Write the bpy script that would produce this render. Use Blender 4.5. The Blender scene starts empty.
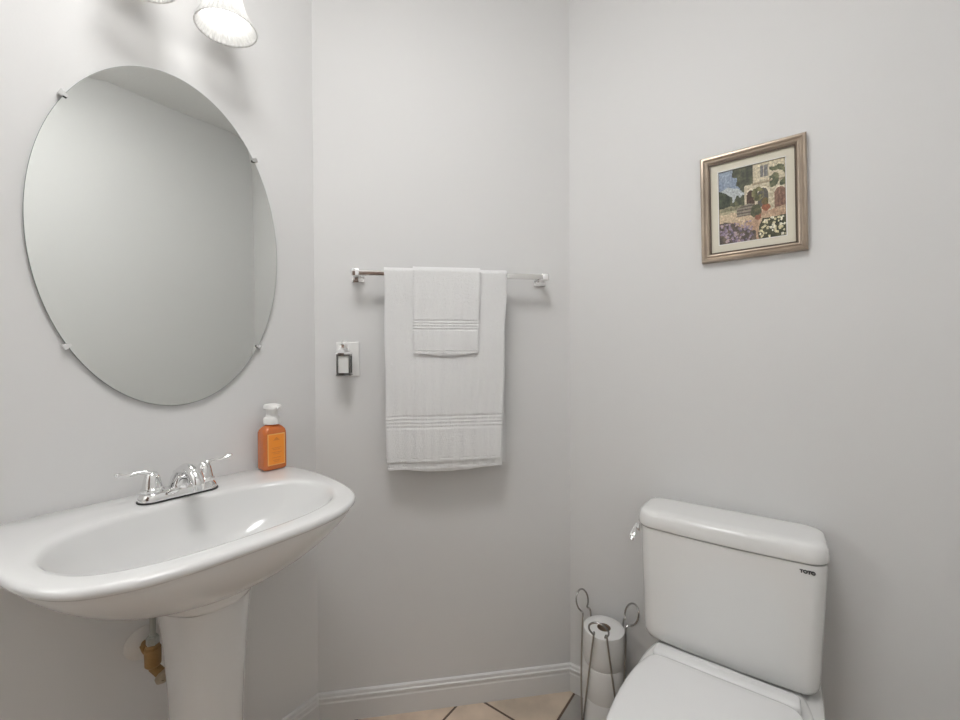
import bpy, bmesh, math, random
from mathutils import Vector, Matrix, noise
PI = math.pi
C = bpy.context.scene.collection
SC = bpy.context.scene
rnd = random.Random(7)

# ------------------------------------------------------------------ camera
EYE = Vector((1.181, -1.328, 1.150))
yaw, pitch, roll = [math.radians(a) for a in (-36.282, -0.7555, -0.2577)]
Fw = Vector((math.sin(yaw)*math.cos(pitch), math.cos(yaw)*math.cos(pitch), math.sin(pitch)))
R0 = Vector((math.cos(yaw), -math.sin(yaw), 0)); U0 = R0.cross(Fw)
Rt = R0*math.cos(roll) + U0*math.sin(roll); Up = U0*math.cos(roll) - R0*math.sin(roll)
cam_data = bpy.data.cameras.new('camera'); cam = bpy.data.objects.new('camera', cam_data); C.objects.link(cam)
cam_data.sensor_width = 36; cam_data.lens = 417.572/960*36; cam_data.clip_start = 0.02
M = Matrix((Rt, Up, -Fw)).transposed().to_4x4(); M.translation = EYE
cam.matrix_world = M
SC.camera = cam

# ------------------------------------------------------------------ world, exposure
world = bpy.data.worlds.new('world'); SC.world = world; world.use_nodes = True
world.node_tree.nodes['Background'].inputs[0].default_value = (1.0, 0.99, 0.975, 1)
world.node_tree.nodes['Background'].inputs[1].default_value = 11.0       # daylight fill through the added window
SC.view_settings.view_transform = 'Standard'; SC.view_settings.look = 'None'
SC.view_settings.gamma = 1; SC.view_settings.use_curve_mapping = False
SC.view_settings.exposure = -0.10
BULB = 11.0                                                             # emission of the two vanity bulbs

DISC = 21.0                                                             # emission of the added ceiling fill light

# ------------------------------------------------------------------ materials
def mat(name, col, rough=.5, metal=0, coat=0, spec=.5, bump=None, sheen=0, sss=0, trans=0, var=0):
    m = bpy.data.materials.new(name); m.use_nodes = True
    nt = m.node_tree; b = nt.nodes['Principled BSDF']
    b.inputs['Base Color'].default_value = (*col, 1); b.inputs['Roughness'].default_value = rough
    b.inputs['Metallic'].default_value = metal; b.inputs['Coat Weight'].default_value = coat
    b.inputs['Coat Roughness'].default_value = .04
    b.inputs['Specular IOR Level'].default_value = spec; b.inputs['Sheen Weight'].default_value = sheen
    b.inputs['Transmission Weight'].default_value = trans
    tc = None
    if bump or var:
        tc = nt.nodes.new('ShaderNodeTexCoord')
    if bump:
        n = nt.nodes.new('ShaderNodeTexNoise'); n.inputs['Scale'].default_value = bump[0]; n.inputs['Detail'].default_value = 4
        bp = nt.nodes.new('ShaderNodeBump'); bp.inputs['Strength'].default_value = bump[1]; bp.inputs['Distance'].default_value = bump[2]
        nt.links.new(tc.outputs['Object'], n.inputs['Vector']); nt.links.new(n.outputs['Fac'], bp.inputs['Height'])
        nt.links.new(bp.outputs['Normal'], b.inputs['Normal'])
    if var:
        n = nt.nodes.new('ShaderNodeTexNoise'); n.inputs['Scale'].default_value = 9; n.inputs['Detail'].default_value = 6
        r = nt.nodes.new('ShaderNodeValToRGB')
        r.color_ramp.elements[0].position = .3; r.color_ramp.elements[1].position = .7
        r.color_ramp.elements[0].color = (*[c*(1-var) for c in col], 1); r.color_ramp.elements[1].color = (*[min(1, c*(1+var)) for c in col], 1)
        nt.links.new(tc.outputs['Object'], n.inputs['Vector']); nt.links.new(n.outputs['Fac'], r.inputs['Fac'])
        nt.links.new(r.outputs['Color'], b.inputs['Base Color'])
    return m
def attr_mat(name, rough, bump=None, mult=None):
    m = mat(name, (1, 1, 1), rough, bump=bump); nt = m.node_tree
    a = nt.nodes.new('ShaderNodeVertexColor'); a.layer_name = 'col'
    src = a.outputs['Color']
    if mult:
        tc = nt.nodes.new('ShaderNodeTexCoord'); n = nt.nodes.new('ShaderNodeTexNoise'); n.inputs['Scale'].default_value = mult[0]; n.inputs['Detail'].default_value = 8
        r = nt.nodes.new('ShaderNodeValToRGB'); r.color_ramp.elements[0].color = (mult[1],)*3+(1,); r.color_ramp.elements[1].color = (1, 1, 1, 1)
        r.color_ramp.elements[0].position = .35; r.color_ramp.elements[1].position = .65
        mx = nt.nodes.new('ShaderNodeMix'); mx.data_type = 'RGBA'; mx.blend_type = 'MULTIPLY'; mx.inputs[0].default_value = 1
        nt.links.new(tc.outputs['Object'], n.inputs['Vector']); nt.links.new(n.outputs['Fac'], r.inputs['Fac'])
        nt.links.new(src, mx.inputs[6]); nt.links.new(r.outputs['Color'], mx.inputs[7]); src = mx.outputs[2]
    nt.links.new(src, m.node_tree.nodes['Principled BSDF'].inputs['Base Color'])
    return m
WALL = mat('wall_paint', (.72, .717, .712), .55, spec=.3, bump=(240, .06, .002))
CEIL = mat('ceiling_paint', (.82, .815, .805), .8, bump=(60, .3, .004))
TRIM = mat('trim_paint', (.73, .727, .72), .35)
CERAMIC = mat('white_ceramic', (.72, .72, .715), .16, coat=.25)
CERAMIC_T = mat('white_toilet_ceramic', (.80, .80, .79), .10, coat=.6)
SEATM = mat('white_seat_plastic', (.80, .80, .80), .18)
CHROME = mat('chrome', (.86, .86, .86), .06, 1)
NICKEL = mat('polished_nickel', (.80, .79, .77), .10, 1)
STEEL = mat('wire_steel', (.40, .39, .38), .24, 1)
MIRRORM = mat('mirror_silver', (.74, .755, .735), .015, 1)
MIRREDGE = mat('mirror_glass_edge', (.30, .34, .32), .15)
TERRY = mat('white_terry', (.93, .93, .928), .95, spec=.1, sheen=.3, bump=(520, .9, .005))
PAPER = mat('tissue_paper', (.76, .755, .745), .95, spec=.1, bump=(300, .25, .002))
CARD = mat('cardboard_core', (.23, .17, .12), .9)
FRAMEM = mat('champagne_frame', (.42, .345, .275), .30, .70, bump=(160, .12, .002), var=.18)
LIP_SHADOW = mat('frame_shadow_line', (.12, .085, .06), .4, .3)
MATB = mat('picture_mat', (.70, .66, .55), .8, bump=(300, .1, .001))
MATEDGE = mat('mat_bevel', (.88, .87, .84), .7)
SOAP = mat('orange_bottle', (.60, .15, .025), .12, coat=.5)
LABEL = mat('orange_label', (.90, .30, .03), .5)
LABELD = mat('label_border', (.93, .50, .17), .5)
LABELT = mat('label_print', (.72, .21, .03), .5)
PUMPM = mat('white_pump_plastic', (.85, .84, .82), .3)
VHAND = mat('limescaled_handle', (.40, .33, .24), .55, .2, bump=(120, .4, .002), var=.3)
BRASS = mat('corroded_brass', (.34, .20, .075), .55, .3, bump=(90, .5, .004), var=.5)
GALV = mat('grey_braided_supply', (.42, .43, .40), .45, .6, bump=(300, .4, .003))
ESC = mat('painted_flange', (.70, .68, .65), .4)
DARK = mat('dark_gap', (.03, .03, .03), .6)
LOGO = mat('logo_ink', (.04, .04, .045), .4)
GROUT = mat('brown_grout', (.13, .085, .055), .9)
PLATE = mat('wall_plate_plastic', (.82, .815, .80), .3)
FROST = mat('frosted_panel', (.72, .72, .70), .4)
GUN = mat('dark_chrome', (.22, .22, .215), .18, 1)
DOORM = mat('door_wood', (.16, .11, .085), .4, var=.25)
TILE = attr_mat('floor_tile', .45, bump=(35, .15, .003), mult=(7, .72))
PRINT = attr_mat('print_ink', .5)
def emit_mat(name, col, s):
    m = bpy.data.materials.new(name); m.use_nodes = True; nt = m.node_tree
    e = nt.nodes.new('ShaderNodeEmission'); e.inputs[0].default_value = (*col, 1); e.inputs[1].default_value = s
    nt.links.new(e.outputs[0], nt.nodes['Material Output'].inputs[0]); return m
BULBM = emit_mat('lit_bulb', (1.0, .985, .965), BULB)
DISCM = emit_mat('lit_fill_diffuser', (1.0, .993, .985), DISC)
def glass_mat():
    m = bpy.data.materials.new('fill_window_glass'); m.use_nodes = True; nt = m.node_tree
    t = nt.nodes.new('ShaderNodeBsdfTransparent'); t.inputs[0].default_value = (.97, .98, .975, 1)
    g = nt.nodes.new('ShaderNodeBsdfGlossy'); g.inputs['Roughness'].default_value = .02
    x = nt.nodes.new('ShaderNodeMixShader'); x.inputs[0].default_value = .06
    nt.links.new(t.outputs[0], x.inputs[1]); nt.links.new(g.outputs[0], x.inputs[2]); nt.links.new(x.outputs[0], nt.nodes['Material Output'].inputs[0])
    return m
GLASS = glass_mat()
def shade_mat():
    m = bpy.data.materials.new('frosted_glass_shade'); m.use_nodes = True; nt = m.node_tree
    b = nt.nodes['Principled BSDF']; b.inputs['Base Color'].default_value = (.80, .80, .79, 1); b.inputs['Roughness'].default_value = .25
    t = nt.nodes.new('ShaderNodeBsdfTranslucent'); t.inputs[0].default_value = (.93, .92, .90, 1)
    x = nt.nodes.new('ShaderNodeMixShader'); x.inputs[0].default_value = .35
    nt.links.new(b.outputs[0], x.inputs[1]); nt.links.new(t.outputs[0], x.inputs[2]); nt.links.new(x.outputs[0], nt.nodes['Material Output'].inputs[0])
    return m
SHADE = shade_mat()

# ------------------------------------------------------------------ mesh helpers
def catmull(pts, n=8, closed=False):
    pts = [Vector(p) for p in pts]; out = []; N = len(pts)
    rng = range(N if closed else N-1)
    for i in rng:
        if closed: a, b, c, d = pts[(i-1) % N], pts[i], pts[(i+1) % N], pts[(i+2) % N]
        else: a, b, c, d = pts[max(i-1, 0)], pts[i], pts[i+1], pts[min(i+2, N-1)]
        for k in range(n):
            t = k/n
            out.append(.5*((2*b) + (c-a)*t + (2*a-5*b+4*c-d)*t*t + (3*b-a-3*c+d)*t**3))
    if not closed: out.append(pts[-1])
    return out
def rrect(cx, cy, hx, hy, r, n=6):
    r = min(r, hx*.999, hy*.999); out = []
    for (sx, sy, a0) in ((1, 1, 0), (-1, 1, 90), (-1, -1, 180), (1, -1, 270)):
        for k in range(n+1):
            a = math.radians(a0 + 90*k/n)
            out.append((cx+sx*(hx-r)+r*math.cos(a), cy+sy*(hy-r)+r*math.sin(a)))
    return out
class G:
    def __init__(s): s.v = []; s.f = []
    def add(s, v, f):
        o = len(s.v); s.v += [Vector(p) for p in v]; s.f += [[i+o for i in q] for q in f]; return s
    def box(s, x0, x1, y0, y1, z0, z1, fn=None):
        v = [(x, y, z) for z in (z0, z1) for (x, y) in ((x0, y0), (x1, y0), (x1, y1), (x0, y1))]
        if fn: v = [fn(*p) for p in v]
        return s.add(v, [[3, 2, 1, 0], [4, 5, 6, 7], [0, 1, 5, 4], [1, 2, 6, 5], [2, 3, 7, 6], [3, 0, 4, 7]])
    def loft(s, rings, cap0=True, cap1=True, closed=True, loop=False):
        n = len(rings[0]); v = [p for r in rings for p in r]; f = []
        m = len(rings)
        for i in range(m if loop else m-1):
            j2 = (i+1) % m
            for j in range(n if closed else n-1):
                k = (j+1) % n
                f.append([i*n+j, i*n+k, j2*n+k, j2*n+j])
        if cap0 and not loop: f.append(list(range(n))[::-1])
        if cap1 and not loop: f.append([(m-1)*n+j for j in range(n)])
        return s.add(v, f)
    def tube(s, pts, r, n=10, closed=False, smooth=0, flat=1.0):
        if smooth: pts = catmull(pts, smooth, closed)
        pts = [Vector(p) for p in pts]; N = len(pts); rings = []
        prev = None
        for i, p in enumerate(pts):
            if closed: t = (pts[(i+1) % N]-pts[(i-1) % N])
            else: t = pts[min(i+1, N-1)]-pts[max(i-1, 0)]
            t.normalize()
            if prev is None:
                u = t.orthogonal().normalized()
                if abs(t.z) < .9: u = t.cross(Vector((0, 0, 1))).normalized()
            else: u = (prev - t*prev.dot(t)).normalized()
            prev = u; w = t.cross(u)
            rr = r[min(i*len(r)//N, len(r)-1)] if isinstance(r, list) else (r(i/(N-1)) if callable(r) else r)
            rings.append([p+u*rr*math.cos(2*PI*k/n)+w*rr*flat*math.sin(2*PI*k/n) for k in range(n)])
        return s.loft(rings, loop=closed)
    def lathe(s, prof, c=(0, 0, 0), n=40, ax=(0, 0, 1), cap0=True, cap1=True, mod=None):
        ax = Vector(ax).normalized(); c = Vector(c)
        u = ax.orthogonal().normalized() if abs(ax.z) < .99 else Vector((1, 0, 0)); w = ax.cross(u)
        rings = []
        for (r, z) in prof:
            rings.append([c+ax*z+(u*math.cos(2*PI*k/n)+w*math.sin(2*PI*k/n))*max(r, 1e-5)*(mod(k, n, r, z) if mod else 1) for k in range(n)])
        return s.loft(rings, cap0, cap1)
    def build(s, name, m, parent=None, bevel=0, seg=2, sharp=35, col=None, subd=0):
        me = bpy.data.meshes.new(name); off = parent_loc(parent)
        me.from_pydata([p-off for p in s.v], [], s.f); me.update()
        bm = bmesh.new(); bm.from_mesh(me)
        bmesh.ops.recalc_face_normals(bm, faces=bm.faces)
        if bevel:
            ed = [e for e in bm.edges if len(e.link_faces) == 2 and e.calc_face_angle(0) > math.radians(30)]
            bmesh.ops.bevel(bm, geom=ed, offset=bevel, segments=seg, profile=.5, affect='EDGES', clamp_overlap=True)
        bm.to_mesh(me); bm.free()
        for p in me.polygons: p.use_smooth = True
        me.set_sharp_from_angle(angle=math.radians(sharp))
        ms = m if isinstance(m, list) else [m]
        for q in ms: me.materials.append(q)
        o = bpy.data.objects.new(name, me); C.objects.link(o)
        if parent: o.parent = parent
        if subd:
            md = o.modifiers.new('subdivision', 'SUBSURF'); md.levels = md.render_levels = subd
        return o
def parent_loc(p):
    v = Vector((0, 0, 0))
    while p is not None: v = v+p.location; p = p.parent
    return v
def thing(name, label, cat, loc, group=None):
    o = bpy.data.objects.new(name, None); C.objects.link(o); o.location = loc; o.empty_display_size = .05
    return tag(o, label, cat, group)
def tag(o, label, cat, group=None):
    o['label'] = label; o['category'] = cat
    if group: o['group'] = group
    return o
def struct(o): o['kind'] = 'structure'; return o
def setcol(o, cols, per='FACE'):
    a = o.data.color_attributes.new('col', 'FLOAT_COLOR', 'CORNER')
    for p in o.data.polygons:
        for li in p.loop_indices: a.data[li].color = (*cols(p), 1)

# ------------------------------------------------------------------ room shell
X2 = .5857; HC = 2.54; WX = 1.575; YS = -2.25; S2 = 2**-.5
def MW(s, o, z):            # diagonal wall: s along it (to the right), o out from it
    return Vector((X2/2 + s*S2 + o*S2, -X2/2 + s*S2 - o*S2, z))
T = .10
g = G().box(-T, WX+T, YS-T, T, -.06, 0); floor_slab = g
# tiles sit on the slab: one floor mesh
TS = .2915; gx0 = .6055; gy0 = -.2205; GW = .0035
tv = G(); tv.box(-T, WX+T, YS-T, T, -.06, -.0015)
ntile0 = len(tv.f); tilecol = {}
i0 = -3
for i in range(-3, 5):
    for j in range(-8, 2):
        x0 = gx0+i*TS+GW; x1 = gx0+(i+1)*TS-GW; y0 = gy0+j*TS+GW; y1 = gy0+(j+1)*TS-GW
        x0, x1, y0, y1 = max(x0, -.02), min(x1, WX+.02), max(y0, YS), min(y1, .02)
        if x1-x0 < .01 or y1-y0 < .01: continue
        r = random.Random(i*31+j*7+5); k = r.random()
        c = Vector((.80, .60, .46)).lerp(Vector((.70, .60, .48)), k)*(.92+.16*r.random())
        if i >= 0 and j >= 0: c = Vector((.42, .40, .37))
        e = .002
        v = [(x0, y0, -.0015), (x1, y0, -.0015), (x1, y1, -.0015), (x0, y1, -.0015), (x0+e, y0+e, 0), (x1-e, y0+e, 0), (x1-e, y1-e, 0), (x0+e, y1-e, 0)]
        tv.add(v, [[4, 5, 6, 7], [0, 1, 5, 4], [1, 2, 6, 5], [2, 3, 7, 6], [3, 0, 4, 7]])
        for q in range(len(tv.f)-5, len(tv.f)): tilecol[q] = c
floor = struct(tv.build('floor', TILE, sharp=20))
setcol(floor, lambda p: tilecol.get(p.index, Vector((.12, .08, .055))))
struct(G().box(-T, WX+T, YS-T, T, HC, HC+.06).build('ceiling', CEIL))
WY0, WY1, WZ0, WZ1 = -2.05, -1.55, 1.20, 2.08          # window added to the left wall for fill light, out of view
struct(G().box(-T, 0, YS-T, WY0, 0, HC).box(-T, 0, WY1, -X2, 0, HC).box(-T, 0, WY0, WY1, 0, WZ0).box(-T, 0, WY0, WY1, WZ1, HC).build('wall_left', WALL))
wn = G()
for z0, z1, y0, y1 in ((WZ0, WZ0+.035, WY0, WY1), (WZ1-.035, WZ1, WY0, WY1), (WZ0, WZ1, WY0, WY0+.035), (WZ0, WZ1, WY1-.035, WY1), ((WZ0+WZ1)/2-.018, (WZ0+WZ1)/2+.018, WY0, WY1)):
    wn.box(-.075, -.035, y0, y1, z0, z1)
for z0, z1, y0, y1 in ((WZ0-.07, WZ0, WY0-.06, WY1+.06), (WZ1, WZ1+.06, WY0-.06, WY1+.06), (WZ0, WZ1, WY0-.06, WY0), (WZ0, WZ1, WY1, WY1+.06)):
    wn.box(0, .014, y0, y1, z0, z1)
wn = struct(wn.build('fill_window_1', TRIM, bevel=.003))
struct(G().box(-.057, -.053, WY0+.03, WY1-.03, WZ0+.03, WZ1-.03).build('fill_window_pane', GLASS, wn))
g = G(); g.add([(0, -X2, 0), (X2, 0, 0), (X2, T, 0), (-T, T, 0), (-T, -X2, 0), (0, -X2, HC), (X2, 0, HC), (X2, T, HC), (-T, T, HC), (-T, -X2, HC)],
      [[4, 3, 2, 1, 0], [5, 6, 7, 8, 9], [0, 1, 6, 5], [1, 2, 7, 6], [2, 3, 8, 7], [3, 4, 9, 8], [4, 0, 5, 9]])
struct(g.build('wall_back', WALL))
struct(G().box(X2, WX+T, 0, T, 0, HC).build('wall_right', WALL))
struct(G().box(WX, WX+T, YS-T, 0, 0, HC).build('wall_opposite', WALL))
DX0, DX1, DH = .66, 1.47, 2.03
g = G().box(0, DX0, YS-T, YS, 0, HC).box(DX1, WX, YS-T, YS, 0, HC).box(DX0, DX1, YS-T, YS, DH, HC)
struct(g.build('wall_entry', WALL))
g = G().box(DX0-.06, DX0, YS, YS+.016, 0, DH+.06).box(DX1, DX1+.06, YS, YS+.016, 0, DH+.06).box(DX0, DX1, YS, YS+.016, DH, DH+.06)
struct(g.build('trim_1', TRIM, bevel=.004))
dr = struct(G().box(DX0+.004, DX1-.004, YS-.045, YS-.005, .006, DH-.003).build('door_1', DOORM, bevel=.002))
for z0, z1 in ((.14, .92), (1.08, 1.90)):
    for x0, x1 in ((DX0+.11, (DX0+DX1)/2-.05), ((DX0+DX1)/2+.05, DX1-.11)):
        G().box(x0, x1, YS-.006, YS+.001, z0, z1).build('door_panel', DOORM, dr, bevel=.004)
G().lathe([(.026, 0), (.026, .006), (.012, .010), (.012, .035), (.024, .042), (.027, .055), (.020, .066), (0, .068)], (DX0+.07, YS-.005, .96), 28, (0, 1, 0)).build('door_knob', NICKEL, dr)
# baseboards: a profile (out from the wall, height) carried along the wall
BP = [(0, 0), (.0125, 0), (.0125, .060), (.0105, .064), (.0105, .068), (.0125, .071), (.0125, .077), (.009, .080), (.009, .083), (.0075, .088), (.004, .090), (0, .090)]
def base_board(name, a, b, na, nb):
    # a, b: wall points; na, nb: how one step out of the wall moves each end (mitre)
    rings = [[Vector((a[0]+na[0]*o, a[1]+na[1]*o, z)) for (o, z) in BP], [Vector((b[0]+nb[0]*o, b[1]+nb[1]*o, z)) for (o, z) in BP]]
    return struct(G().loft(rings).build(name, TRIM, sharp=25))
k8 = math.tan(PI/8)
base_board('baseboard_left', (0, YS), (0, -X2), (1, 0), (1, -k8))
base_board('baseboard_back', (0, -X2), (X2, 0), (1, -k8), (k8, -1))
base_board('baseboard_right', (X2, 0), (WX, 0), (k8, -1), (-1, -1))
base_board('baseboard_opposite', (WX, 0), (WX, YS), (-1, -1), (-1, 0))

# ------------------------------------------------------------------ pedestal sink
SY = -.982; SZ = .840
sink = thing('pedestal_sink', 'white ceramic pedestal sink with a wide oval basin below the mirror', 'sink', (.22, SY, 0))
half = [(.003, 0), (.003, .10), (.003, .18), (.0035, .235), (.008, .256), (.022, .270), (.05, .279), (.09, .2845), (.14, .288), (.20, .2885), (.262, .282), (.336, .268), (.396, .244), (.433, .211), (.460, .160), (.472, .100), (.4755, .045), (.476, 0)]
out_poly = catmull([(x, y, 0) for x, y in half], 6)
out_poly = [Vector((p.x, p.y)) for p in out_poly]
out_full = out_poly + [Vector((p.x, -p.y)) for p in out_poly[-2:0:-1]]
ihalf = [(.146, 0), (.148, .06), (.156, .12), (.170, .165), (.200, .202), (.262, .224), (.325, .215), (.372, .185), (.398, .135), (.410, .075), (.413, 0)]
inn = [Vector((p.x, p.y)) for p in catmull([(x, y, 0) for x, y in ihalf], 6)]
in_full = inn + [Vector((p.x, -p.y)) for p in inn[-2:0:-1]]
def polar(poly, c, n):
    res = []
    for k in range(n):
        a = 2*PI*k/n; d = Vector((math.cos(a), math.sin(a))); best = None
        for i in range(len(poly)):
            p, q = poly[i]-c, poly[(i+1) % len(poly)]-c; e = q-p
            den = d.x*e.y-d.y*e.x
            if abs(den) < 1e-12: continue
            t = (p.x*e.y-p.y*e.x)/den; u = (p.x*d.y-p.y*d.x)/den
            if t > 0 and -1e-6 <= u <= 1+1e-6 and (best is None or t > best): best = t
        res.append(c+d*best)
    return res
NS = 160; cc = Vector((.27, 0))
O = polar(out_full, cc, NS); I = [p+(p-cc).normalized()*.012 for p in polar(in_full, cc, NS)]
def ring(pts, z): return [Vector((p[0], SY+p[1], z)) for p in pts]
def mixr(A, B, t): return [a.lerp(b, t) for a, b in zip(A, B)]
def wallclamp(pts): return [Vector((max(p.x, .003), p.y)) for p in pts]
def ell(cx, rx, ry, n=NS, cy=0): return [Vector((cx+rx*math.cos(2*PI*k/n), cy+ry*math.sin(2*PI*k/n))) for k in range(n)]
COL = ell(.207, .106, .089, cy=.007)
COL2 = ell(.207, .099, .081, cy=.008)
rings = []
rings.append(ring(ell(.205, .06, .06), .662))
rings.append(ring(COL2, .662))
rings.append(ring(mixr(COL2, COL, .6), .664))
rings.append(ring(COL, .672)); rings.append(ring(mixr(COL, O, .01), .688)); rings.append(ring(mixr(COL, O, .045), .693))
inset = lambda d: [p+(cc-p).normalized()*d for p in O]
OB = inset(.007)
FRONT = [max(0, math.cos(2*PI*k/NS))**.7 for k in range(NS)]
for t, z in ((.10, .6985), (.2, .708), (.32, .719), (.45, .732), (.58, .747), (.7, .763), (.80, .778), (.88, .792), (.94, .8045), (.975, .814), (.992, .8205), (1, .8235)):
    pts = wallclamp(mixr(COL, OB, t))
    rings.append([Vector((p.x, SY+p.y, z-.012*math.sin(PI*t)**.8*(FRONT[k] if t < 1 else 0))) for k, p in enumerate(pts)])
rings.append(ring(wallclamp(inset(.0035)), .8245)); rings.append(ring(wallclamp(inset(.001)), .827)); rings.append(ring(O, .831)); rings.append(ring(wallclamp(inset(.001)), .8355)); rings.append(ring(wallclamp(inset(.004)), .8388)); rings.append(ring(wallclamp(inset(.009)), SZ))
rings.append(ring(mixr(O, I, .5), SZ)); rings.append(ring(mixr(O, I, .72), SZ-.0003)); rings.append(ring(mixr(O, I, .90), SZ-.0018)); rings.append(ring(I, SZ-.0055))
D0 = Vector((.255, 0))
bot = ell(.255, .022, .022)
for t, z in ((.02, .8285), (.05, .817), (.09, .802), (.14, .784), (.23, .764), (.36, .744), (.52, .730), (.7, .720), (.86, .714), (1, .712)):
    rings.append(ring(mixr(I, bot, t), z))
G().loft(rings).build('basin', CERAMIC, sink, sharp=60)
# pedestal column
prs = []
for z, rx, ry, cx in ((0, .105, .112, .207), (.02, .105, .112, .207), (.035, .098, .103, .207), (.07, .082, .080, .207), (.13, .073, .066, .209), (.22, .069, .060, .211), (.33, .070, .0585, .212), (.42, .073, .0600, .213), (.50, .078, .0630, .213), (.57, .085, .0675, .212), (.62, .091, .0720, .210), (.655, .095, .0760, .208), (.6615, .0955, .0765, .208)):
    prs.append([Vector((cx+rx*math.copysign(abs(math.cos(a))**.8, math.cos(a)), SY+.008+ry*math.copysign(abs(math.sin(a))**.8, math.sin(a)), z)) for a in [2*PI*k/64 for k in range(64)]])
G().loft(prs).build('pedestal', CERAMIC, sink, sharp=50)
G().lathe([(.0, .7125), (.019, .7125), (.021, .714), (.019, .7155), (.012, .7155), (.011, .719), (.0, .7195)], (.255, SY, 0), 32).build('drain', CHROME, sink)

# ------------------------------------------------------------------ faucet
FX = .088; FY = -.977; FZ = SZ+.0003
fc = thing('faucet', 'chrome two-handle faucet on the back ledge of the white sink', 'faucet', (FX, FY, FZ))
g = G(); rr_ = []
for d, z in ((0, 0), (0, .0022), (-.001, .0026)):
    rr_.append([Vector((FX+x, FY+y, FZ+z)) for x, y in rrect(0, 0, .0265+d, .0765+d, .025, 8)])
G().loft(rr_).build('gasket', DARK, fc)
# body: ends are raised drums, the middle swoops up to the spout
def body_h(y):
    a = abs(y)
    if a > .030: return .019
    return .019+.016*(math.cos(a/.030*PI)*.5+.5)
rings = []
NB = 60
outl = rrect(0, 0, .0245, .0742, .0238, 10)
for t, hz in ((0, 0), (0, .35), (.003, .75), (.006, .93), (.011, 1.0), (.020, 1.02)):
    rg = []
    for x, y in outl:
        l = math.hypot(x, y*.35)
        x2 = x*(1-t/.0245) if abs(x) > 0 else x; y2 = y*(1-t/.0742)
        waist = 1-.18*math.exp(-(((abs(y)-.022)/.012)**2))
        rg.append(Vector((FX+x2*waist, FY+y2, FZ+.0026+body_h(y2)*hz)))
    rings.append(rg)
G().loft(rings).build('base', CHROME, fc, sharp=50)
# spout: low arc out over the bowl
sp = [(0, .018), (.008, .036), (.024, .053), (.046, .0635), (.070, .066), (.090, .060), (.103, .048), (.107, .038)]
P = catmull([(FX+a, FY, FZ+b) for a, b in sp], 6)
def spr(t): return .0225-.0075*min(1, t/.35) if t < .35 else (.0150+.001*math.sin((t-.35)/.65*PI)-.003*max(0, t-.7)/.3)
G().tube(P, spr, 20, flat=.82).lathe([(.0095, 0), (.0095, .012), (.008, .012), (.008, .002), (0, .002)], (FX+.107, FY, FZ+.030), 20).build('spout', CHROME, fc, sharp=50)
for sgn in (-1, 1):
    hy = FY+sgn*.0495
    G().lathe([(.0205, .020), (.0215, .023), (.0208, .027), (.0182, .029), (.0178, .031), (.0168, .038), (.0148, .048), (.0124, .056), (.0090, .061), (.004, .063), (0, .0635)], (FX, hy, FZ), 28).build('handle', CHROME, fc)
    h = [o for o in fc.children if o.name.startswith('handle')][-1]
    pts = [(FX+.008, hy-sgn*.004, FZ+.036), (FX+.006, hy, FZ+.052), (FX+.002, hy+sgn*.008, FZ+.062), (FX-.001, hy+sgn*.022, FZ+.0640), (FX-.002, hy+sgn*.036, FZ+.0625), (FX-.002, hy+sgn*.048, FZ+.0640), (FX-.002, hy+sgn*.057, FZ+.0670)]
    def lr(t): return .0085-.0045*min(t/.45, 1) + (.0018*max(0, (t-.75)/.25))
    G().tube(catmull(pts, 6), lr, 14, flat=.75).lathe([(0, -.005), (.004, -.0035), (.0056, 0), (.004, .0035), (0, .005)], pts[-1], 14).build('lever', CHROME, h)
G().tube([(FX-.018, FY, FZ+.018), (FX-.019, FY, FZ+.040)], .0025, 10).lathe([(.0022, 0), (.003, .002), (.0058, .006), (.0058, .009), (.004, .012), (0, .0128)], (FX-.019, FY, FZ+.040), 18).build('lift_rod', CHROME, fc)

# ------------------------------------------------------------------ water supply below the sink
VY = -1.022; VZ = .498
vt = thing('supply_valve', 'corroded brass shutoff valve with grey supply tube on the wall behind the pedestal', 'valve', (0, VY, VZ))
G().lathe([(.037, .0005), (.037, .003), (.031, .006), (.018, .009), (.014, .011), (0, .011)], (0, VY, VZ), 40, (1, 0, 0)).build('wall_flange', ESC, vt)
g = G().tube([(.008, VY, VZ), (.060, VY, VZ)], .009, 16)
g.lathe([(.0125, .020), (.0145, .022), (.0145, .034), (.0125, .036)], (0, VY, VZ), 6, (1, 0, 0))
g.lathe([(.012, -.030), (.015, -.026), (.0155, .010), (.0125, .014), (.0125, .020)], (.060, VY, VZ), 20)
g.tube([(.060, VY, VZ-.012), (.060, VY+.002, VZ-.034), (.072, VY+.010, VZ-.046)], .0105, 14)
g.build('valve_body', BRASS, vt)
hd = (.080, VY+.014, VZ-.050)
G().lathe([(.006, -.012), (.008, -.004), (.0145, -.002), (.0165, .002), (.0155, .007), (.010, .0095), (.0055, .0095), (.005, .007), (0, .007)], hd, 28, (.8, -.15, -.35), mod=lambda k, n, r, z: 1+.10*math.cos(2*2*PI*k/n)+.03*math.cos(8*2*PI*k/n)).build('valve_handle', VHAND, vt)
G().lathe([(.0105, .018), (.0125, .020), (.0125, .034), (.009, .038)], (.060, VY, VZ), 6).tube([(.060, VY, VZ+.036), (.061, VY+.001, VZ+.09), (.064, VY+.004, VZ+.175), (.068, VY+.009, .712)], .0058, 12, smooth=4).build('supply_tube', GALV, vt)

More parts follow.
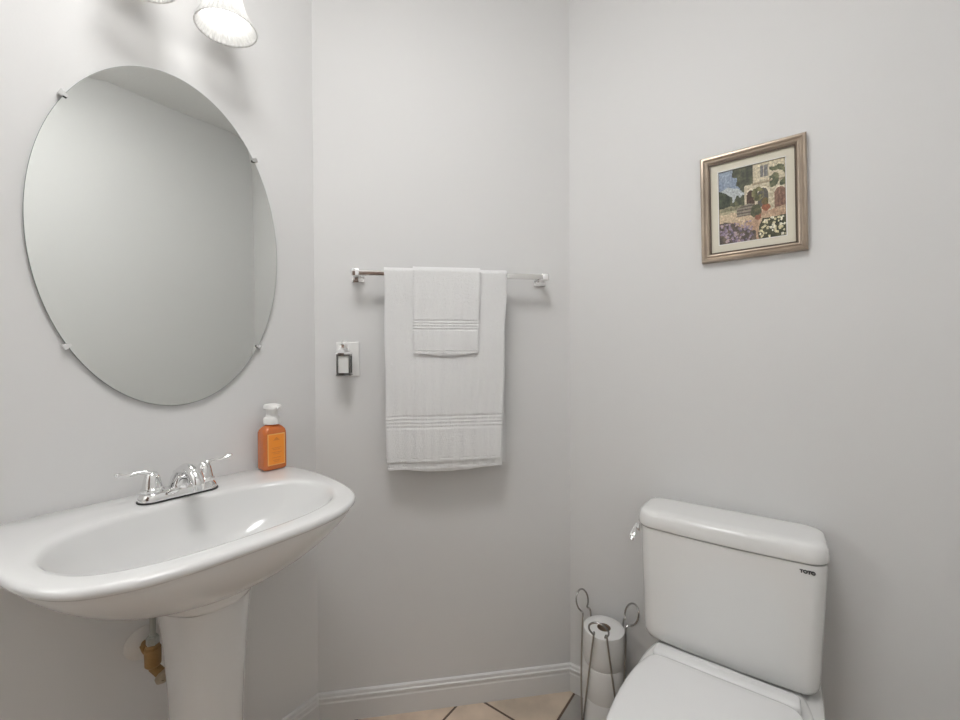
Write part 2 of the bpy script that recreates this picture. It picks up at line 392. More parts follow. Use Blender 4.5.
# ------------------------------------------------------------------ soap bottle
BX, BY, BZ = .047, -.7465, SZ+.0008
sb = thing('soap_bottle', 'orange square foaming hand soap bottle with white pump on the sink corner', 'soap bottle', (BX, BY, BZ))
prof = [(0, .80), (.0015, .92), (.005, .985), (.010, 1), (.090, 1), (.101, .985), (.108, .92), (.114, .80), (.118, .66), (.120, .56)]
rings = []
for z, k in prof:
    hy = .0318*k; hx = .0225*(k if k > .9 else .9*k/.9)
    rings.append([Vector((BX+x, BY+y, BZ+z)) for x, y in rrect(0, 0, hx, hy, min(.010, hx*.9)*(1 if k > .9 else 1.2), 6)])
G().loft(rings).lathe([(.0165, .119), (.0165, .1235)], (BX, BY, BZ), 28).build('bottle', SOAP, sb, sharp=50)
lx = BX+.0226
lab = G().box(lx-.0003, lx+.0004, BY-.0235, BY+.0235, BZ+.014, BZ+.098).build('front_label', LABELD, sb)
G().box(lx, lx+.0008, BY-.0212, BY+.0212, BZ+.0163, BZ+.0957).build('label_panel', LABEL, lab)
g = G()
for zz, hw in ((.078, .0), (.060, .013), (.056, .010), (.048, .014), (.044, .009), (.034, .012), (.027, .010), (.023, .007)):
    if hw: g.box(lx+.0006, lx+.0011, BY-hw, BY+hw, BZ+zz-.0008, BZ+zz+.0008)
g.add([(lx+.0010, BY-.009, BZ+.080), (lx+.0010, BY+.009, BZ+.080), (lx+.0010, BY, BZ+.089), (lx+.0006, BY-.009, BZ+.080), (lx+.0006, BY+.009, BZ+.080), (lx+.0006, BY, BZ+.089)], [[0, 1, 2], [5, 4, 3], [0, 1, 4, 3], [1, 2, 5, 4], [2, 0, 3, 5]])
g.build('label_print', LABELT, lab)
pp = G().lathe([(.0205, .1225), (.0215, .124), (.0215, .136), (.0200, .140), (.0160, .142), (.0145, .146), (.0140, .162), (.0150, .165)], (BX, BY, BZ), 32).build('pump', PUMPM, sb)
rings = []
for z, e in ((.163, -.003), (.1645, 0), (.172, 0), (.1755, -.002), (.177, -.006)):
    rings.append([Vector((BX+.004+x, BY+y, BZ+z)) for x, y in rrect(0, 0, 0.024+e, .0180+e, .0135, 8)])
G().loft(rings).tube([(BX+.030, BY, BZ+.1685), (BX+.038, BY, BZ+.166)], .0045, 12).build('pump_head', PUMPM, pp)

# ------------------------------------------------------------------ mirror
MY, MZ, MA, MB_ = -.953, 1.4225, .2455, .3905
mr = thing('oval_mirror', 'frameless oval mirror clipped to the wall above the sink', 'mirror', (0, MY, MZ))
NM = 128
def er(x, d): return [Vector((x, MY+(MA-d)*math.cos(2*PI*k/NM), MZ+(MB_-d)*math.sin(2*PI*k/NM))) for k in range(NM)]
G().loft([er(.004, .0), er(.0085, 0)]).build('mirror_back', MIRREDGE, mr)
G().loft([er(.0086, .0006), er(.0092, .0008), er(.0095, .019), ]).build('mirror_glass', MIRRORM, mr, sharp=1)
for (cy, cz) in ((-1.139, 1.674), (-.7655, 1.684), (-1.139, 1.174), (-.7685, 1.181)):
    a = math.atan2((cz-MZ)/MB_**2, (cy-MY)/MA**2)
    n2 = Vector((0, math.cos(a), math.sin(a))); t2 = Vector((0, -math.sin(a), math.cos(a)))
    t = math.atan2((cz-MZ)/MB_, (cy-MY)/MA); e = Vector((0, MY+MA*math.cos(t), MZ+MB_*math.sin(t)))
    fn = lambda u, v, w: e+t2*u*.62+n2*v*.62+Vector((w, 0, 0))
    g = G().box(-.009, .009, .0005, .012, .0005, .0125, fn)
    g.add([fn(-.009, .012, .0125), fn(.009, .012, .0125), fn(.004, -.010, .0125), fn(-.004, -.010, .0125), fn(-.009, .012, .0142), fn(.009, .012, .0142), fn(.004, -.010, .0142), fn(-.004, -.010, .0142)],
          [[3, 2, 1, 0], [4, 5, 6, 7], [0, 1, 5, 4], [1, 2, 6, 5], [2, 3, 7, 6], [3, 0, 4, 7]])
    g.build('clip', CHROME, mr)

# ------------------------------------------------------------------ vanity light
LZ = 1.926
vl = thing('vanity_light', 'wall lamp with ribbed white glass bell shades above the mirror', 'wall lamp', (0, -.957, 2.10))
rings = []
for x, e in ((.0005, 0), (.012, 0), (.018, -.004), (.022, -.012), (.024, -.03)):
    rings.append([Vector((x, -.957+y, 2.10+z)) for y, z in rrect(0, 0, .15+e, .055+e, .05, 8)])
G().loft(rings).build('back_plate', NICKEL, vl, sharp=50)
for yy in (-.874, -1.040):
    ax = Vector((-.05, -.05, 1)).normalized(); base = Vector((.105, yy, LZ))
    top = base+ax*.118
    arm = G().tube([(.018, yy, 2.10), (.045, yy, 2.125), (.085, yy, 2.125), tuple(top+ax*.05), tuple(top+ax*.02)], .0075, 14, smooth=8).build('arm', NICKEL, vl)
    G().lathe([(.012, .034), (.024, .030), (.027, .020), (.027, .004), (0, .004)], top-ax*.006, 28, ax).build('socket_cup', NICKEL, arm)
    bell = [(.0655, 0), (.0650, .004), (.0605, .011), (.0540, .022), (.0475, .036), (.0425, .052), (.0395, .068), (.0380, .084), (.0365, .098), (.031, .108), (.022, .113)]
    inner = [(r-.003, z+.0006) for r, z in bell][::-1]
    fl = lambda k, n, r, z: 1+.030*math.cos(2*PI*k/n*40)*max(0, min(1, (.09-z)/.03))*max(.15, min(1, z/.010))
    sh = G().lathe(bell+inner, base, 288, ax, cap0=False, cap1=False, mod=fl)
    n = 288; m = len(bell+inner)
    sh.f += [[(m-1)*n+j, (m-1)*n+(j+1) % n, (j+1) % n, j] for j in range(n)]
    sh.build('glass_shade', SHADE, vl, sharp=80)
    G().lathe([(0, .022), (.010, .0235), (.019, .029), (.0255, .040), (.027, .050), (.0245, .062), (.017, .078), (.0135, .090), (.0130, .108)], base, 28, ax).build('bulb', BULBM, vl)

# ------------------------------------------------------------------ fill light added at the ceiling (out of the frame)
KX, KY = .83, -1.18
kl = thing('ceiling_fill_light', 'added round flush fill light overhead in the middle of the room', 'fill light', (KX, KY, HC))
G().lathe([(.290, -.0005), (.290, -.014), (.282, -.022), (.270, -.024), (.267, -.020), (0, -.020)], (KX, KY, HC), 56).build('base', NICKEL, kl)
G().lathe([(.265, -.0215), (.260, -.032), (.220, -.050), (.150, -.063), (.07, -.069), (0, -.070)], (KX, KY, HC), 56, cap0=False).build('diffuser', DISCM, kl)

# ------------------------------------------------------------------ towel bar
BO, BZ_ = .065, 1.397
tb = thing('towel_bar', 'polished square towel bar with two wall brackets on the narrow wall', 'towel bar', MW(.0126, 0, BZ_))
G().box(-.283, .308, BO-.0075, BO+.0075, BZ_-.0075, BZ_+.0075, MW).build('bar', NICKEL, tb, bevel=.001)
for sc in (-.281, .306):
    g = G().box(sc-.010, sc+.010, .012, BO+.010, BZ_-.010, BZ_+.010, MW)
    sd = 1 if sc > 0 else -1
    q = [MW(sc+sd*.010, BO-.010, BZ_-.010), MW(sc+sd*.010, BO+.010, BZ_-.010), MW(sc+sd*.010, BO+.010, BZ_+.010), MW(sc+sd*.010, BO-.010, BZ_+.010), MW(sc+sd*.017, BO, BZ_)]
    g.add(q, [[0, 1, 4], [1, 2, 4], [2, 3, 4], [3, 0, 4], [3, 2, 1, 0]])
    br = g.build('bracket', CHROME, tb, bevel=.0012)
    G().box(sc-.019, sc+.019, .0005, .008, BZ_-.019, BZ_+.019, MW).box(sc-.014, sc+.014, .006, .013, BZ_-.014, BZ_+.014, MW).build('wall_flange', CHROME, br, bevel=.0015)

# ------------------------------------------------------------------ towels
def fold(s, d, seed):      # slow vertical folds that grow below the bar
    k = min(1, max(0, d)/.25)
    return k*(.0085*noise.noise(Vector((s*13+seed, d*1.2, seed)))+.0050*noise.noise(Vector((s*38+seed, d*2.5, 3+seed))))
def towel_shell(g, s0, s1, r_in, th, z_front, z_back, seed, bands, extra=0.0, taper=0.0, ns=150, sh=0.0):
    # path over the bar: back bottom -> up -> half circle -> front bottom
    path = []
    top = BZ_+.003
    nb = 40; nf = 230
    for k in range(nb): path.append((-1, z_back+(top-z_back)*k/nb))
    for k in range(13): path.append((0, PI*k/12))
    for k in range(1, nf+1): path.append((1, top-(top-z_front)*k/nf))
    grids = []
    for layer in (r_in, r_in+th):
        rows = []
        for (side, q) in path:
            row = []
            for i in range(ns+1):
                u = i/ns; s = s0+(s1-s0)*u
                if side == 0:
                    o = BO-layer*math.cos(q); z = top+layer*math.sin(q)*.75
                    d = 0
                    if q > PI*.6: o += 0
                else:
                    d = top-q; zend = (z_front if side == 1 else z_back)
                    zz = q + (.006*math.sin(u*5.0+seed)+.004*(u-.5))*(d/(top-zend)) if side == 1 else q
                    o = BO+side*layer; z = zz
                    if side == 1:
                        w = fold(s, d, seed)+.006*min(1, d/.3)
                        ex = extra*min(1, d/.08)
                        if layer > r_in:
                            for (b0, b1, n_, amp) in bands:
                                if b0 < z < b1:
                                    ph = (z-b0)/(b1-b0); w += -.0016+amp*math.cos(ph*2*PI*n_)
                            dz = z-z_front
                            if dz < .012: w -= .0022*(abs(math.sin(dz/.012*PI)) < .35 and dz > .005)
                            # rounded hem and selvedge
                            if dz < .004: w -= .0018*(1-dz/.004)
                            ed = min(u, 1-u)*(s1-s0)
                            if ed < .004: w -= .0025*(1-ed/.004)
                            w += .0007*noise.noise(Vector((s*130, z*130, seed)))+.0007*noise.noise(Vector((s*330, z*330, seed+4)))
                        o += w+ex
                    else:
                        o = max(o-.004*min(1, d/.2), .010+(.0 if layer > r_in else .006)) if layer == r_in else max(o-.004*min(1, d/.2), .006)
                narrow = taper*max(0, (top-z)/(top-z_front)) if side == 1 else 0
                ss = s0+narrow*.2+(s1-narrow-s0-narrow*.2)*u + sh
                ss += .0012*math.sin(z*23+seed)*(1 if side == 1 else 0)
                row.append(MW(ss, o, z))
            rows.append(row)
        grids.append(rows)
    A, B = grids; n = len(A); m = ns+1
    v = [p for r in A for p in r]+[p for r in B for p in r]; f = []
    off = n*m
    for i in range(n-1):
        for j in range(m-1):
            a = i*m+j
            f.append([a, a+1, a+m+1, a+m]); f.append([off+a, off+a+m, off+a+m+1, off+a+1])
        f.append([i*m, (i+1)*m, off+(i+1)*m, off+i*m]); f.append([i*m+m-1, off+i*m+m-1, off+(i+1)*m+m-1, (i+1)*m+m-1])
    for j in range(m-1):
        f.append([j, off+j, off+j+1, j+1]); a = (n-1)*m+j; f.append([a, a+1, off+a+1, off+a])
    g.add(v, f)
bt = G()
towel_shell(bt, -.195, .178, .0108, .0038, .800, .806, 2.0, [], taper=.020)
towel_shell(bt, -.197, .178, .0150, .0045, .824, .830, 2.0, [(.925, .968, 4.0, .0013)], taper=.022)
bt = bt.build('bath_towel', TERRY, sharp=60)
tag(bt, 'large white bath towel folded over the square towel bar', 'towel')
ht = G()
towel_shell(ht, -.112, .094, .0206, .0049, 1.150, 1.160, 2.0, [(1.222, 1.256, 4.0, .0012)], extra=.0028, taper=.010, ns=90)
ht = ht.build('hand_towel', TERRY, sharp=60)
tag(ht, 'small white hand towel hung over the front of the bath towel', 'towel')

# ------------------------------------------------------------------ outlet plate and lantern night light
op = thing('outlet_plate', 'white wall outlet plate behind the small lantern night light', 'outlet', MW(-.315, 0, 1.1375))
G().box(-.350, -.280, .0005, .0060, 1.084, 1.191, MW).build('cover_plate', PLATE, op, bevel=.003, seg=3)
for zc in (1.118, 1.157):
    G().loft([[MW(-.315+x, o, zc+z) for x, z in rrect(0, 0, .0165, .0140, .008, 5)] for o in (.0055, .0072)]).build('receptacle', PLATE, op)
nl = thing('lantern_night_light', 'tiny chrome lantern night light plugged into the wall outlet', 'night light', MW(-.318, .03, 1.09))
sc = -.318; hw = .0175; oc = .050
G().box(sc-.012, sc+.012, .0078, .032, 1.100, 1.142, MW).build('plug', PLATE, nl, bevel=.002)
G().box(sc-hw+.003, sc+hw-.003, oc-hw+.003, oc+hw-.003, 1.095, 1.151, MW).build('frosted_panel', FROST, nl)
g = G()
for a in (-1, 1):
    for b in (-1, 1):
        g.box(sc+a*hw-.0025, sc+a*hw+.0025, oc+b*hw-.0025, oc+b*hw+.0025, 1.091, 1.153, MW)
for z0 in (1.0915, 1.1475):
    for b in (-1, 1):
        g.box(sc-hw, sc+hw, oc+b*hw-.0024, oc+b*hw+.0024, z0, z0+.005, MW); g.box(sc+b*hw-.0024, sc+b*hw+.0024, oc-hw, oc+hw, z0, z0+.005, MW)
g.box(sc-hw-.004, sc+hw+.004, oc-hw-.004, oc+hw+.004, 1.0885, 1.0917, MW)
g.build('lantern_frame', GUN, nl, bevel=.0006)
rings = [[MW(sc+x, oc+o, z) for x, o in rrect(0, 0, h, h, .001, 2)] for h, z in ((.0225, 1.1525), (.0225, 1.1560), (.0185, 1.1600), (.0120, 1.1690), (.0095, 1.1725), (.0095, 1.1790), (.0120, 1.1795), (.0120, 1.1820), (.006, 1.1850))]
G().loft(rings).build('lantern_roof', CHROME, nl)
ct = MW(sc, oc, 1.1885)
G().tube([ct+Vector((S2*.0065*math.cos(a), S2*.0065*math.cos(a), .0065*math.sin(a))) for a in [2*PI*k/20 for k in range(20)]], .0015, 8, closed=True).build('ring_handle', CHROME, nl)

# ------------------------------------------------------------------ framed picture
PX, PZ = 1.1035, 1.549; tilt = math.radians(-1.1)
pic = thing('framed_picture', 'small garden villa print in a champagne frame on the right wall', 'picture', (PX, 0, PZ))
ct_, st_ = math.cos(tilt), math.sin(tilt)
def PF(u, o, v): return Vector((PX+u*ct_+v*st_, -o, PZ-u*st_+v*ct_))      # u right, v up, o out of the wall
FW, FH = .1175, .1450
prof = [(0, .001), (0, .015), (.003, .0185), (.0075, .0190), (.0095, .0165), (.0125, .0150), (.0165, .0165), (.0190, .0155), (.0215, .0120), (.0225, .0075), (.0225, .001)]
rings = []
for (du, dv) in ((1, 1), (-1, 1), (-1, -1), (1, -1)):
    rings.append([PF(du*(FW-a), o, dv*(FH-a)) for a, o in prof])
G().loft(rings, loop=True).build('frame', FRAMEM, pic, sharp=25)
G().loft([[PF(du*(FW-a), o, dv*(FH-a)) for a, o in ((.0221, .0120), (.0245, .0120), (.0245, .0072), (.0221, .0072))] for du, dv in ((1, 1), (-1, 1), (-1, -1), (1, -1))], loop=True).build('lip_shadow_strip', LIP_SHADOW, pic, sharp=25)  # dark strip colours in the shadow line along the frame's inner edge
iu, iv = FW-.0225, FH-.0225
pu, pv = .0735, .0985
mtg = G()
MZo = .0068; cx_, cz_ = .0, -.0005
o_ = [(iu, iv), (-iu, iv), (-iu, -iv), (iu, -iv)]
i_ = [(pu+.001, pv+.001), (-pu-.001, pv+.001), (-pu-.001, -pv-.001), (pu+.001, -pv-.001)]
mtg.loft([[PF(a, MZo, b) for a, b in o_], [PF(a, MZo, b) for a, b in i_], [PF(a, .0030, b) for a, b in i_], [PF(a, .0030, b) for a, b in o_]], loop=True)
mt = mtg.build('picture_mat', MATB, pic, sharp=20)
G().loft([[PF(a*1.025, MZo+.0001, b*1.018) for a, b in i_], [PF(a, MZo+.0007, b) for a, b in i_], [PF(a*.998, .0046, b*.998) for a, b in i_], [PF(a*1.02, .0046, b*1.02) for a, b in i_]], loop=True).build('mat_bevel', MATEDGE, mt, sharp=20)
# the print: a garden stair below a villa, painted cell by cell
def lin(c): return Vector([(q/255/12.92 if q/255 < .04045 else ((q/255+.055)/1.055)**2.4) for q in c])
def nz(u, v, s, k=0): return noise.noise(Vector((u*s+k*7.3, v*s+k*3.1, k*1.7)))
dots = random.Random(11)
FLW = [(dots.random()*.52, .70+dots.random()*.30, .012+.012*dots.random(), dots.choice([(176, 150, 170), (150, 128, 158), (190, 160, 160), (120, 104, 130)])) for _ in range(110)]
FLR = [(.62+dots.random()*.38, .74+dots.random()*.26, .012+.012*dots.random(), dots.choice([(236, 226, 176), (225, 214, 160), (240, 236, 210)])) for _ in range(46)]
def paint(u, v):            # v from the top
    w = nz(u, v, 14, 1)*.02; u2 = u+w; v2 = v+nz(u, v, 14, 2)*.02
    c = Vector((160, 177, 200)).lerp(Vector((126, 149, 184)), max(0, min(1, nz(u, v, 6, 3)+.4)))
    if v2 > .22+.4*abs(u-.15): c = c.lerp(Vector((205, 210, 205)), .7)
    t_ = nz(u, v, 16, 4)
    dg = Vector((62, 66, 48)).lerp(Vector((98, 102, 70)), max(0, min(1, .5+t_)))
    if u2 > .22 and v2 < .10+.45*max(0, u2-.22) : c = dg*.95
    if u2 > .28 and v2 < .34 and (u2-.28)*1.2 > v2-.22: c = dg
    if u2 < .22 and v2 > .26+.5*u2 and v2 < .56: c = Vector((52, 62, 46)).lerp(Vector((86, 100, 64)), max(0, min(1, .5+t_)))
    if .18 < u2 < .42 and .36+.1*abs(nz(u, 0, 30, 5)) < v2 < .56: c = Vector((66, 76, 54)).lerp(Vector((106, 108, 70)), max(0, min(1, .5+t_)))
    if v2 > .50 and u2 < .36: c = Vector((165, 158, 120)).lerp(Vector((120, 118, 84)), max(0, min(1, .5+t_)))
    # villa
    cream = Vector((206, 190, 152)).lerp(Vector((228, 214, 180)), max(0, min(1, .5+nz(u, v, 24, 6))))
    if u > .53 and v < .66: c = cream
    if u > .40 and .26-.10*(u-.4) < v < .66: c = cream*.97
    if u > .52 and .245 < v < .275: c = Vector((170, 150, 118))
    if .64 < u < .76 and .03 < v < .19: c = Vector((108, 106, 104)).lerp(Vector((140, 140, 140)), max(0, min(1, .5+nz(u, v, 40, 7))))
    if .69 < u < .705 and .03 < v < .19: c = Vector((200, 186, 160))
    for (a0, a1, at, ab, col) in ((.43, .56, .33, .60, (92, 62, 46)), (.60, .76, .33, .58, (98, 92, 84)), (.84, 1.02, .36, .84, (150, 104, 82))):
        m_ = (a0+a1)/2; h_ = (a1-a0)/2
        if abs(u-m_) < h_:
            arch = at+.10*(1-math.sqrt(max(0, 1-((u-m_)/h_)**2)))
            if arch < v < ab: c = Vector(col)*(1+.2*nz(u, v, 30, 8))
            elif arch-.025 < v <= arch: c = Vector((232, 220, 190))
    if .90 < u and .46 < v < .84 and int(u*60) % 3 == 0: c = Vector((128, 84, 66))
    if u2 > .78 and .08 < v2 < .34 and nz(u, v, 9, 9) > -.15: c = Vector((80, 90, 58)).lerp(Vector((128, 128, 84)), max(0, min(1, .5+t_)))
    if math.hypot((u2-.60)*1.1, (v2-.40)) < .10 and nz(u, v, 22, 10) > -.25: c = Vector((92, 92, 50)).lerp(Vector((150, 142, 84)), max(0, min(1, .5+t_)))
    # path and steps
    if v > .60+.07*nz(u, v, 5, 11): c = Vector((226, 200, 158)).lerp(Vector((196, 150, 116)), max(0, min(1, .4+u*.6+nz(u, v, 9, 12))))
    if v > .56 and u < .40 and v < .72: c = c.lerp(Vector((226, 206, 164)), .6)
    if .28-.3*(v-.62)*0 < u < .54 and .50 < v < .66 and v > .50+.24*abs(u-.46): c = Vector((150, 136, 118)) if int(v*46) % 2 else Vector((104, 92, 80))
    if math.hypot(u2-.57, (v2-.62)) < .085: c = Vector((72, 76, 48)).lerp(Vector((116, 112, 70)), max(0, min(1, .5+t_)))
    if math.hypot(u2-.72, (v2-.59)*1.3) < .06: c = Vector((176, 92, 52))
    if math.hypot(u2-.71, (v2-.52)) < .05: c = Vector((120, 100, 50))
    if math.hypot(u2-.60, (v2-.70)*1.3) < .045: c = Vector((164, 92, 62))
    if v2 > .80-.09*math.cos((u2-.08)*6) and u2 < .56 and v2 > .71: c = Vector((84, 74, 66)).lerp(Vector((126, 106, 92)), max(0, min(1, .5+t_)))
    if u2 > .60+.6*max(0, .92-v2)*.5 and v2 > .73: c = Vector((54, 58, 36)).lerp(Vector((92, 92, 56)), max(0, min(1, .5+t_)))
    for (a, b, r, col) in FLW:
        if v2 > .73 and (u-a)**2+((v-b)*1.2)**2 < r*r: c = Vector(col)
    for (a, b, r, col) in FLR:
        if u2 > .60 and (u-a)**2+((v-b)*1.2)**2 < r*r: c = Vector(col)
    g_ = c.x*.3+c.y*.59+c.z*.11
    c = c.lerp(Vector((g_*1.02, g_, g_*.95)), .30)*(.93+.20*nz(u, v, 40, 13)+.14*nz(u, v, 90, 14))
    return lin([max(0, min(255, q)) for q in c])
NU, NV = 90, 118
vv = [PF(-pu+2*pu*i/NU, .0042, pv-2*pv*j/NV) for j in range(NV+1) for i in range(NU+1)]
ff = [[j*(NU+1)+i, (j+1)*(NU+1)+i, (j+1)*(NU+1)+i+1, j*(NU+1)+i+1] for j in range(NV) for i in range(NU)]
g = G().add(vv, ff)
nb_ = len(ff)
pr = g.build('print', PRINT, pic)
pr.data.color_attributes.new('col', 'FLOAT_COLOR', 'CORNER')
at = pr.data.color_attributes['col']
for p in pr.data.polygons:
    j, i = divmod(p.index, NU); c = paint((i+.5)/NU, (j+.5)/NV)
    for li in p.loop_indices: at.data[li].color = (*c, 1)
G().box(-iu-.005, iu+.005, .0008, .0028, -iv-.005, iv+.005, PF).build('backing', CARD, pic)

# ------------------------------------------------------------------ toilet
TX = 1.060
to = thing('toilet', 'white two-piece toilet with closed lid against the right wall', 'toilet', (TX, -.35, 0))
def tank_ring(z, xl, xr, yb, yf, r, bow):
    cx = (xl+xr)/2; hx = (xr-xl)/2; cy = (yb+yf)/2; hy = (yb-yf)/2
    out = []
    for x, y in rrect(cx, cy, hx, hy, r, 8):
        t = max(0, (cy-y)/hy); out.append(Vector((x, y-bow*t*(1-((x-cx)/hx)**2), z)))
    return out
def sub_rect(z, xl, xr, yb, yf, r, bow):     # denser along the long sides so the bow is smooth
    ring_ = tank_ring(z, xl, xr, yb, yf, r, 0); dense = []
    n = len(ring_)
    for i in range(n):
        a, b = ring_[i], ring_[(i+1) % n]
        k = 14 if (a-b).length > .1 else 1
        for q in range(k): dense.append(a.lerp(b, q/k))
    cx = (xl+xr)/2; hx = (xr-xl)/2; cy = (yb+yf)/2; hy = (yb-yf)/2
    return [Vector((p.x, p.y-bow*max(0, min(1, (cy-p.y)/hy))*(1-((p.x-cx)/hx)**2), z)) for p in dense]
rings = []
for z, e in ((.379, .030), (.3795, .020), (.382, .011), (.387, .005), (.395, .0015), (.405, 0)):
    rings.append(sub_rect(z, .867+e, 1.246-e, -.028-e, -.158+e, .030, .011))
for k in range(1, 9):
    t = k/8; z = .405+(.683-.405)*t
    rings.append(sub_rect(z, .867-.009*t, 1.246+.0115*t, -.028+.006*t, -.158-.004*t, .030, .011))
G().loft(rings).build('tank', CERAMIC_T, to, sharp=60)
rings = []
for z, e in ((.6855, .004), (.6865, .0015), (.690, 0), (.704, .0005), (.716, .0025), (.7215, .005), (.7245, .0085), (.7262, .013), (.7275, .022), (.728, .040)):
    rings.append(sub_rect(z, .851+e, 1.260-e, -.010-e, -.166+e, .036, .012))
G().loft(rings).build('tank_lid', CERAMIC_T, to, sharp=60)
# flush lever on the left end of the tank
fl = G().lathe([(.0105, 0), (.0105, .003), (.0085, .005), (.007, .006), (.007, .010), (0, .011)], (.8585, -.152, .6745), 20, (-1, 0, 0)).build('flush_lever', CHROME, to)
G().loft([[Vector((.8490-o+a, y+b*.55, z+b)) for a, b in ((-h, -w), (h, -w), (h, w), (-h, w))] for y, z, w, h, o in ((-.149, .682, .0040, .0030, 0), (-.156, .6765, .0055, .0038, .0005), (-.167, .6680, .0065, .0052, .0012), (-.178, .6590, .0070, .0066, .0020), (-.183, .6550, .0060, .0064, .0022))]).build('lever_arm', CHROME, fl, bevel=.0014)
# maker's mark on the tank
tcu = bpy.data.curves.new('tank_mark', 'FONT'); tcu.body = 'TOTO'; tcu.size = .0105; tcu.extrude = .0009; tcu.offset = .0007; tcu.align_x = 'CENTER'
tob = bpy.data.objects.new('tank_mark', tcu); C.objects.link(tob)
bpy.context.view_layer.update()
tme = bpy.data.meshes.new_from_object(tob); bpy.data.objects.remove(tob)
mk = G()
for_v = [v.co.copy() for v in tme.vertices]
mk.add([Vector((1.2205+v.x*.92, -.1662-v.z, .6640+v.y*.92)) for v in for_v], [list(p.vertices) for p in tme.polygons])
mk_o = mk.build('lettering', LOGO, to)
# bowl
def egg(hw, yb, yf, n=72, pw=1.0):
    out = []; L = yb-yf
    for k in range(n):
        a = 2*PI*k/n; c, s = math.cos(a), math.sin(a)
        yc = yb-L*.47
        y = yc+(s*(yb-yc) if s > 0 else s*(yc-yf))
        e = .62 if s > 0 else .95
        x = hw*math.copysign(abs(c)**e, c)
        if s > 0: y = yc+math.copysign(abs(s)**.62, s)*(yb-yc)
        out.append((TX+x, y))
    return out
rings = []
for z, hw, yb, yf in ((0, .105, -.10, -.50), (.012, .108, -.10, -.505), (.03, .104, -.10, -.50), (.10, .094, -.10, -.49), (.18, .105, -.09, -.53), (.25, .140, -.085, -.60), (.31, .165, -.075, -.645), (.345, .176, -.07, -.665), (.368, .179, -.065, -.670), (.374, .177, -.067, -.668), (.376, .17, -.07, -.66)):
    rings.append([Vector((x, y, z)) for x, y in egg(hw, yb, yf)])
bw = G().loft(rings)
rings = []
for z, e in ((.250, .045), (.29, .018), (.335, .002), (.360, 0), (.366, .003), (.3685, .010)):
    rings.append([Vector((x, y, z)) for x, y in rrect(TX+.018, -.118, .174-e, .090-e*.6, .030, 8)])
bw.loft(rings)
bw.build('bowl', CERAMIC_T, to, sharp=60)
def lid_outline(grow=0):
    hp = [(.0, -.236), (.10, -.236), (.132, -.238), (.146, -.246), (.157, -.27), (.170, -.32), (.1765, -.38), (.178, -.44), (.172, -.52), (.150, -.60), (.110, -.655), (.055, -.684), (0, -.692)]
    P = [Vector((p.x, p.y)) for p in catmull([(x, y, 0) for x, y in hp], 5)]
    full = [(TX+p.x, p.y) for p in P]+[(TX-p.x, p.y) for p in P[-2:0:-1]]
    c = Vector((TX, -.44))
    return [tuple(Vector(q)+(Vector(q)-c).normalized()*grow) for q in full]
rings = [[Vector((x, y, z)) for x, y in lid_outline(-d)] for z, d in ((.3775, .006), (.379, .002), (.386, .001), (.388, .004))]
G().loft(rings).build('seat', SEATM, to, sharp=50)
rings = [[Vector((x, y, z)) for x, y in lid_outline(-d)] for z, d in ((.3890, .004), (.3905, .001), (.398, 0), (.4025, .0015), (.4055, .005), (.4075, .012), (.4095, .03), (.4105, .07))]
G().loft(rings).build('seat_lid', SEATM, to, sharp=50)
rings = [[Vector((x, y, z)) for x, y in rrect(TX, -.211, .149-d, .0225-d, .010, 6)] for z, d in ((.3775, .001), (.379, 0), (.397, 0), (.4015, .0015), (.4035, .005))]
G().loft(rings).build('hinge_bar', SEATM, to, sharp=50)

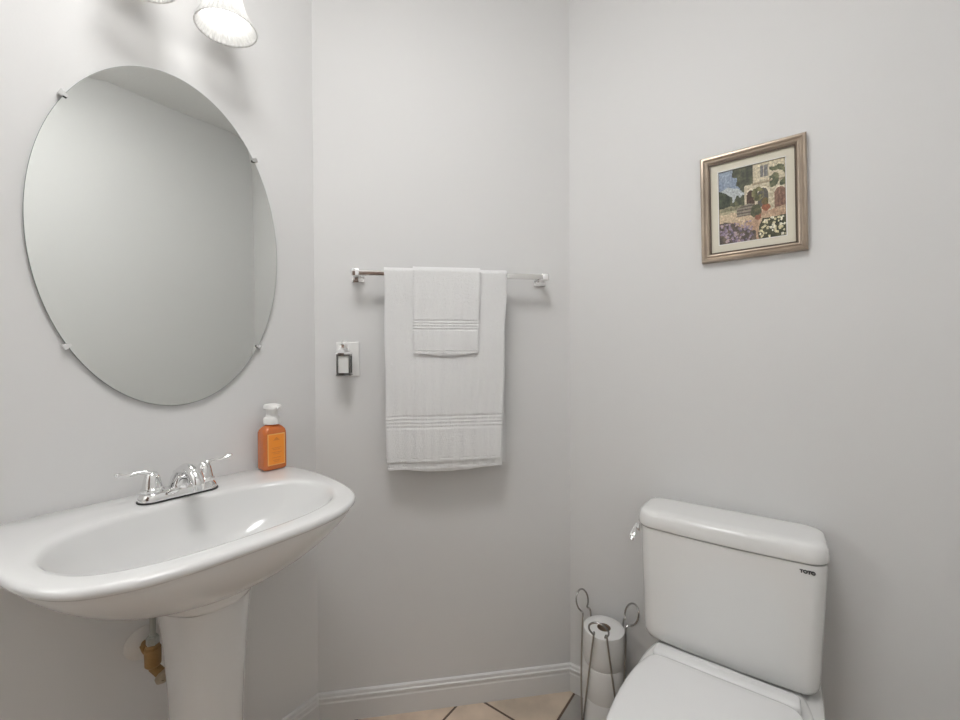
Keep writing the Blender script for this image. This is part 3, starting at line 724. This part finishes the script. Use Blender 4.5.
# ------------------------------------------------------------------ toilet paper stand and rolls
RX, RY, RR = .730, -.0785, .0605
ST = thing('paper_stand', 'steel wire stand with looped tops holding spare toilet rolls beside the toilet', 'toilet paper holder', (RX, RY, 0))
TOPZ = .308
def cyl(phi, r, z): return Vector((RX+r*math.cos(phi), RY+r*math.sin(phi), z))
for deg, twist, lean in ((-78, 0, -.55), (164, 0, -.28), (28, 26, -.35)):
    ph = math.radians(deg); rw = .0660
    rad = Vector((math.cos(ph), math.sin(ph), 0)); tan = Vector((-math.sin(ph), math.cos(ph), 0))
    def leg(sg):
        o_ = []
        for k in range(9):
            t = k/8; a = ph+sg*math.radians(60-(60-16)*(t**.8)); r = .0660
            o_.append(cyl(a, r, .006+(TOPZ+.018-.006)*t))
        return o_
    lo = []
    cz = TOPZ+.048; rl = .0275; tw = Vector((math.cos(ph+PI/2+math.radians(twist)), math.sin(ph+PI/2+math.radians(twist)), 0))
    for k in range(15):
        a = math.radians(235-290*k/14)
        h = (cz-TOPZ)+rl*math.sin(a)*1.12; w = rl*math.cos(a)
        lo.append(Vector((RX, RY, TOPZ+h))+rad*(rw+.0008-h*lean)+tw*w*-1)
    L_, R_ = leg(-1), leg(1)
    first = L_ if (lo[0]-L_[-1]).length < (lo[0]-R_[-1]).length else R_
    last = R_ if first is L_ else L_
    pts = first+lo+last[::-1]
    G().tube(pts, .0028, 8, smooth=4).build('wire_hoop', STEEL, ST)
G().tube([cyl(2*PI*k/32, .0655, .0045) for k in range(32)], .0025, 8, closed=True).build('base_ring', STEEL, ST)
G().tube([cyl(0, .0655, .0045), cyl(PI, .0655, .0045)], .0019, 8).tube([cyl(PI/2, .0655, .0045), cyl(-PI/2, .0655, .0045)], .0019, 8).build('base_cross', STEEL, ST)
proto = None
HR = .1005; z0 = .0068
for k, lb in enumerate(('white toilet paper roll at the bottom of the wire stand', 'white toilet paper roll in the middle of the wire stand', 'topmost white toilet paper roll in the wire stand, open core showing')):
    z = z0+k*(HR+.0002)
    if proto is None:
        rl_ = thing('toilet_roll', lb, 'toilet roll', (RX, RY, z), 'spare toilet rolls in the wire stand')
        pf = [(.0205, .0), (RR-.0015, .0), (RR-.0004, .0005), (RR, .0015), (RR, HR-.0015), (RR-.0004, HR-.0005), (RR-.0015, HR), (.0205, HR)]
        g = G().lathe(pf, (RX, RY, z), 56, cap0=False, cap1=False)
        n = 56; m = len(pf)
        g.f += [[(m-1)*n+j, (m-1)*n+(j+1) % n, (j+1) % n, j] for j in range(n)]
        g.build('paper', PAPER, rl_, sharp=50)
        g = G().lathe([(.0190, .0005), (.0203, .0005), (.0203, HR-.0005), (.0190, HR-.0005)], (RX, RY, z), 36, cap0=False, cap1=False)
        g.f += [[3*36+j, 3*36+(j+1) % 36, (j+1) % 36, j] for j in range(36)]
        g.build('core', CARD, rl_)
        proto = rl_
    else:
        r2 = proto.copy(); C.objects.link(r2); r2.location = (RX+(.0012 if k == 2 else 0), RY+(.0014 if k == 2 else 0), z); r2['label'] = lb
        for ch in proto.children:
            c2 = ch.copy(); C.objects.link(c2); c2.parent = r2
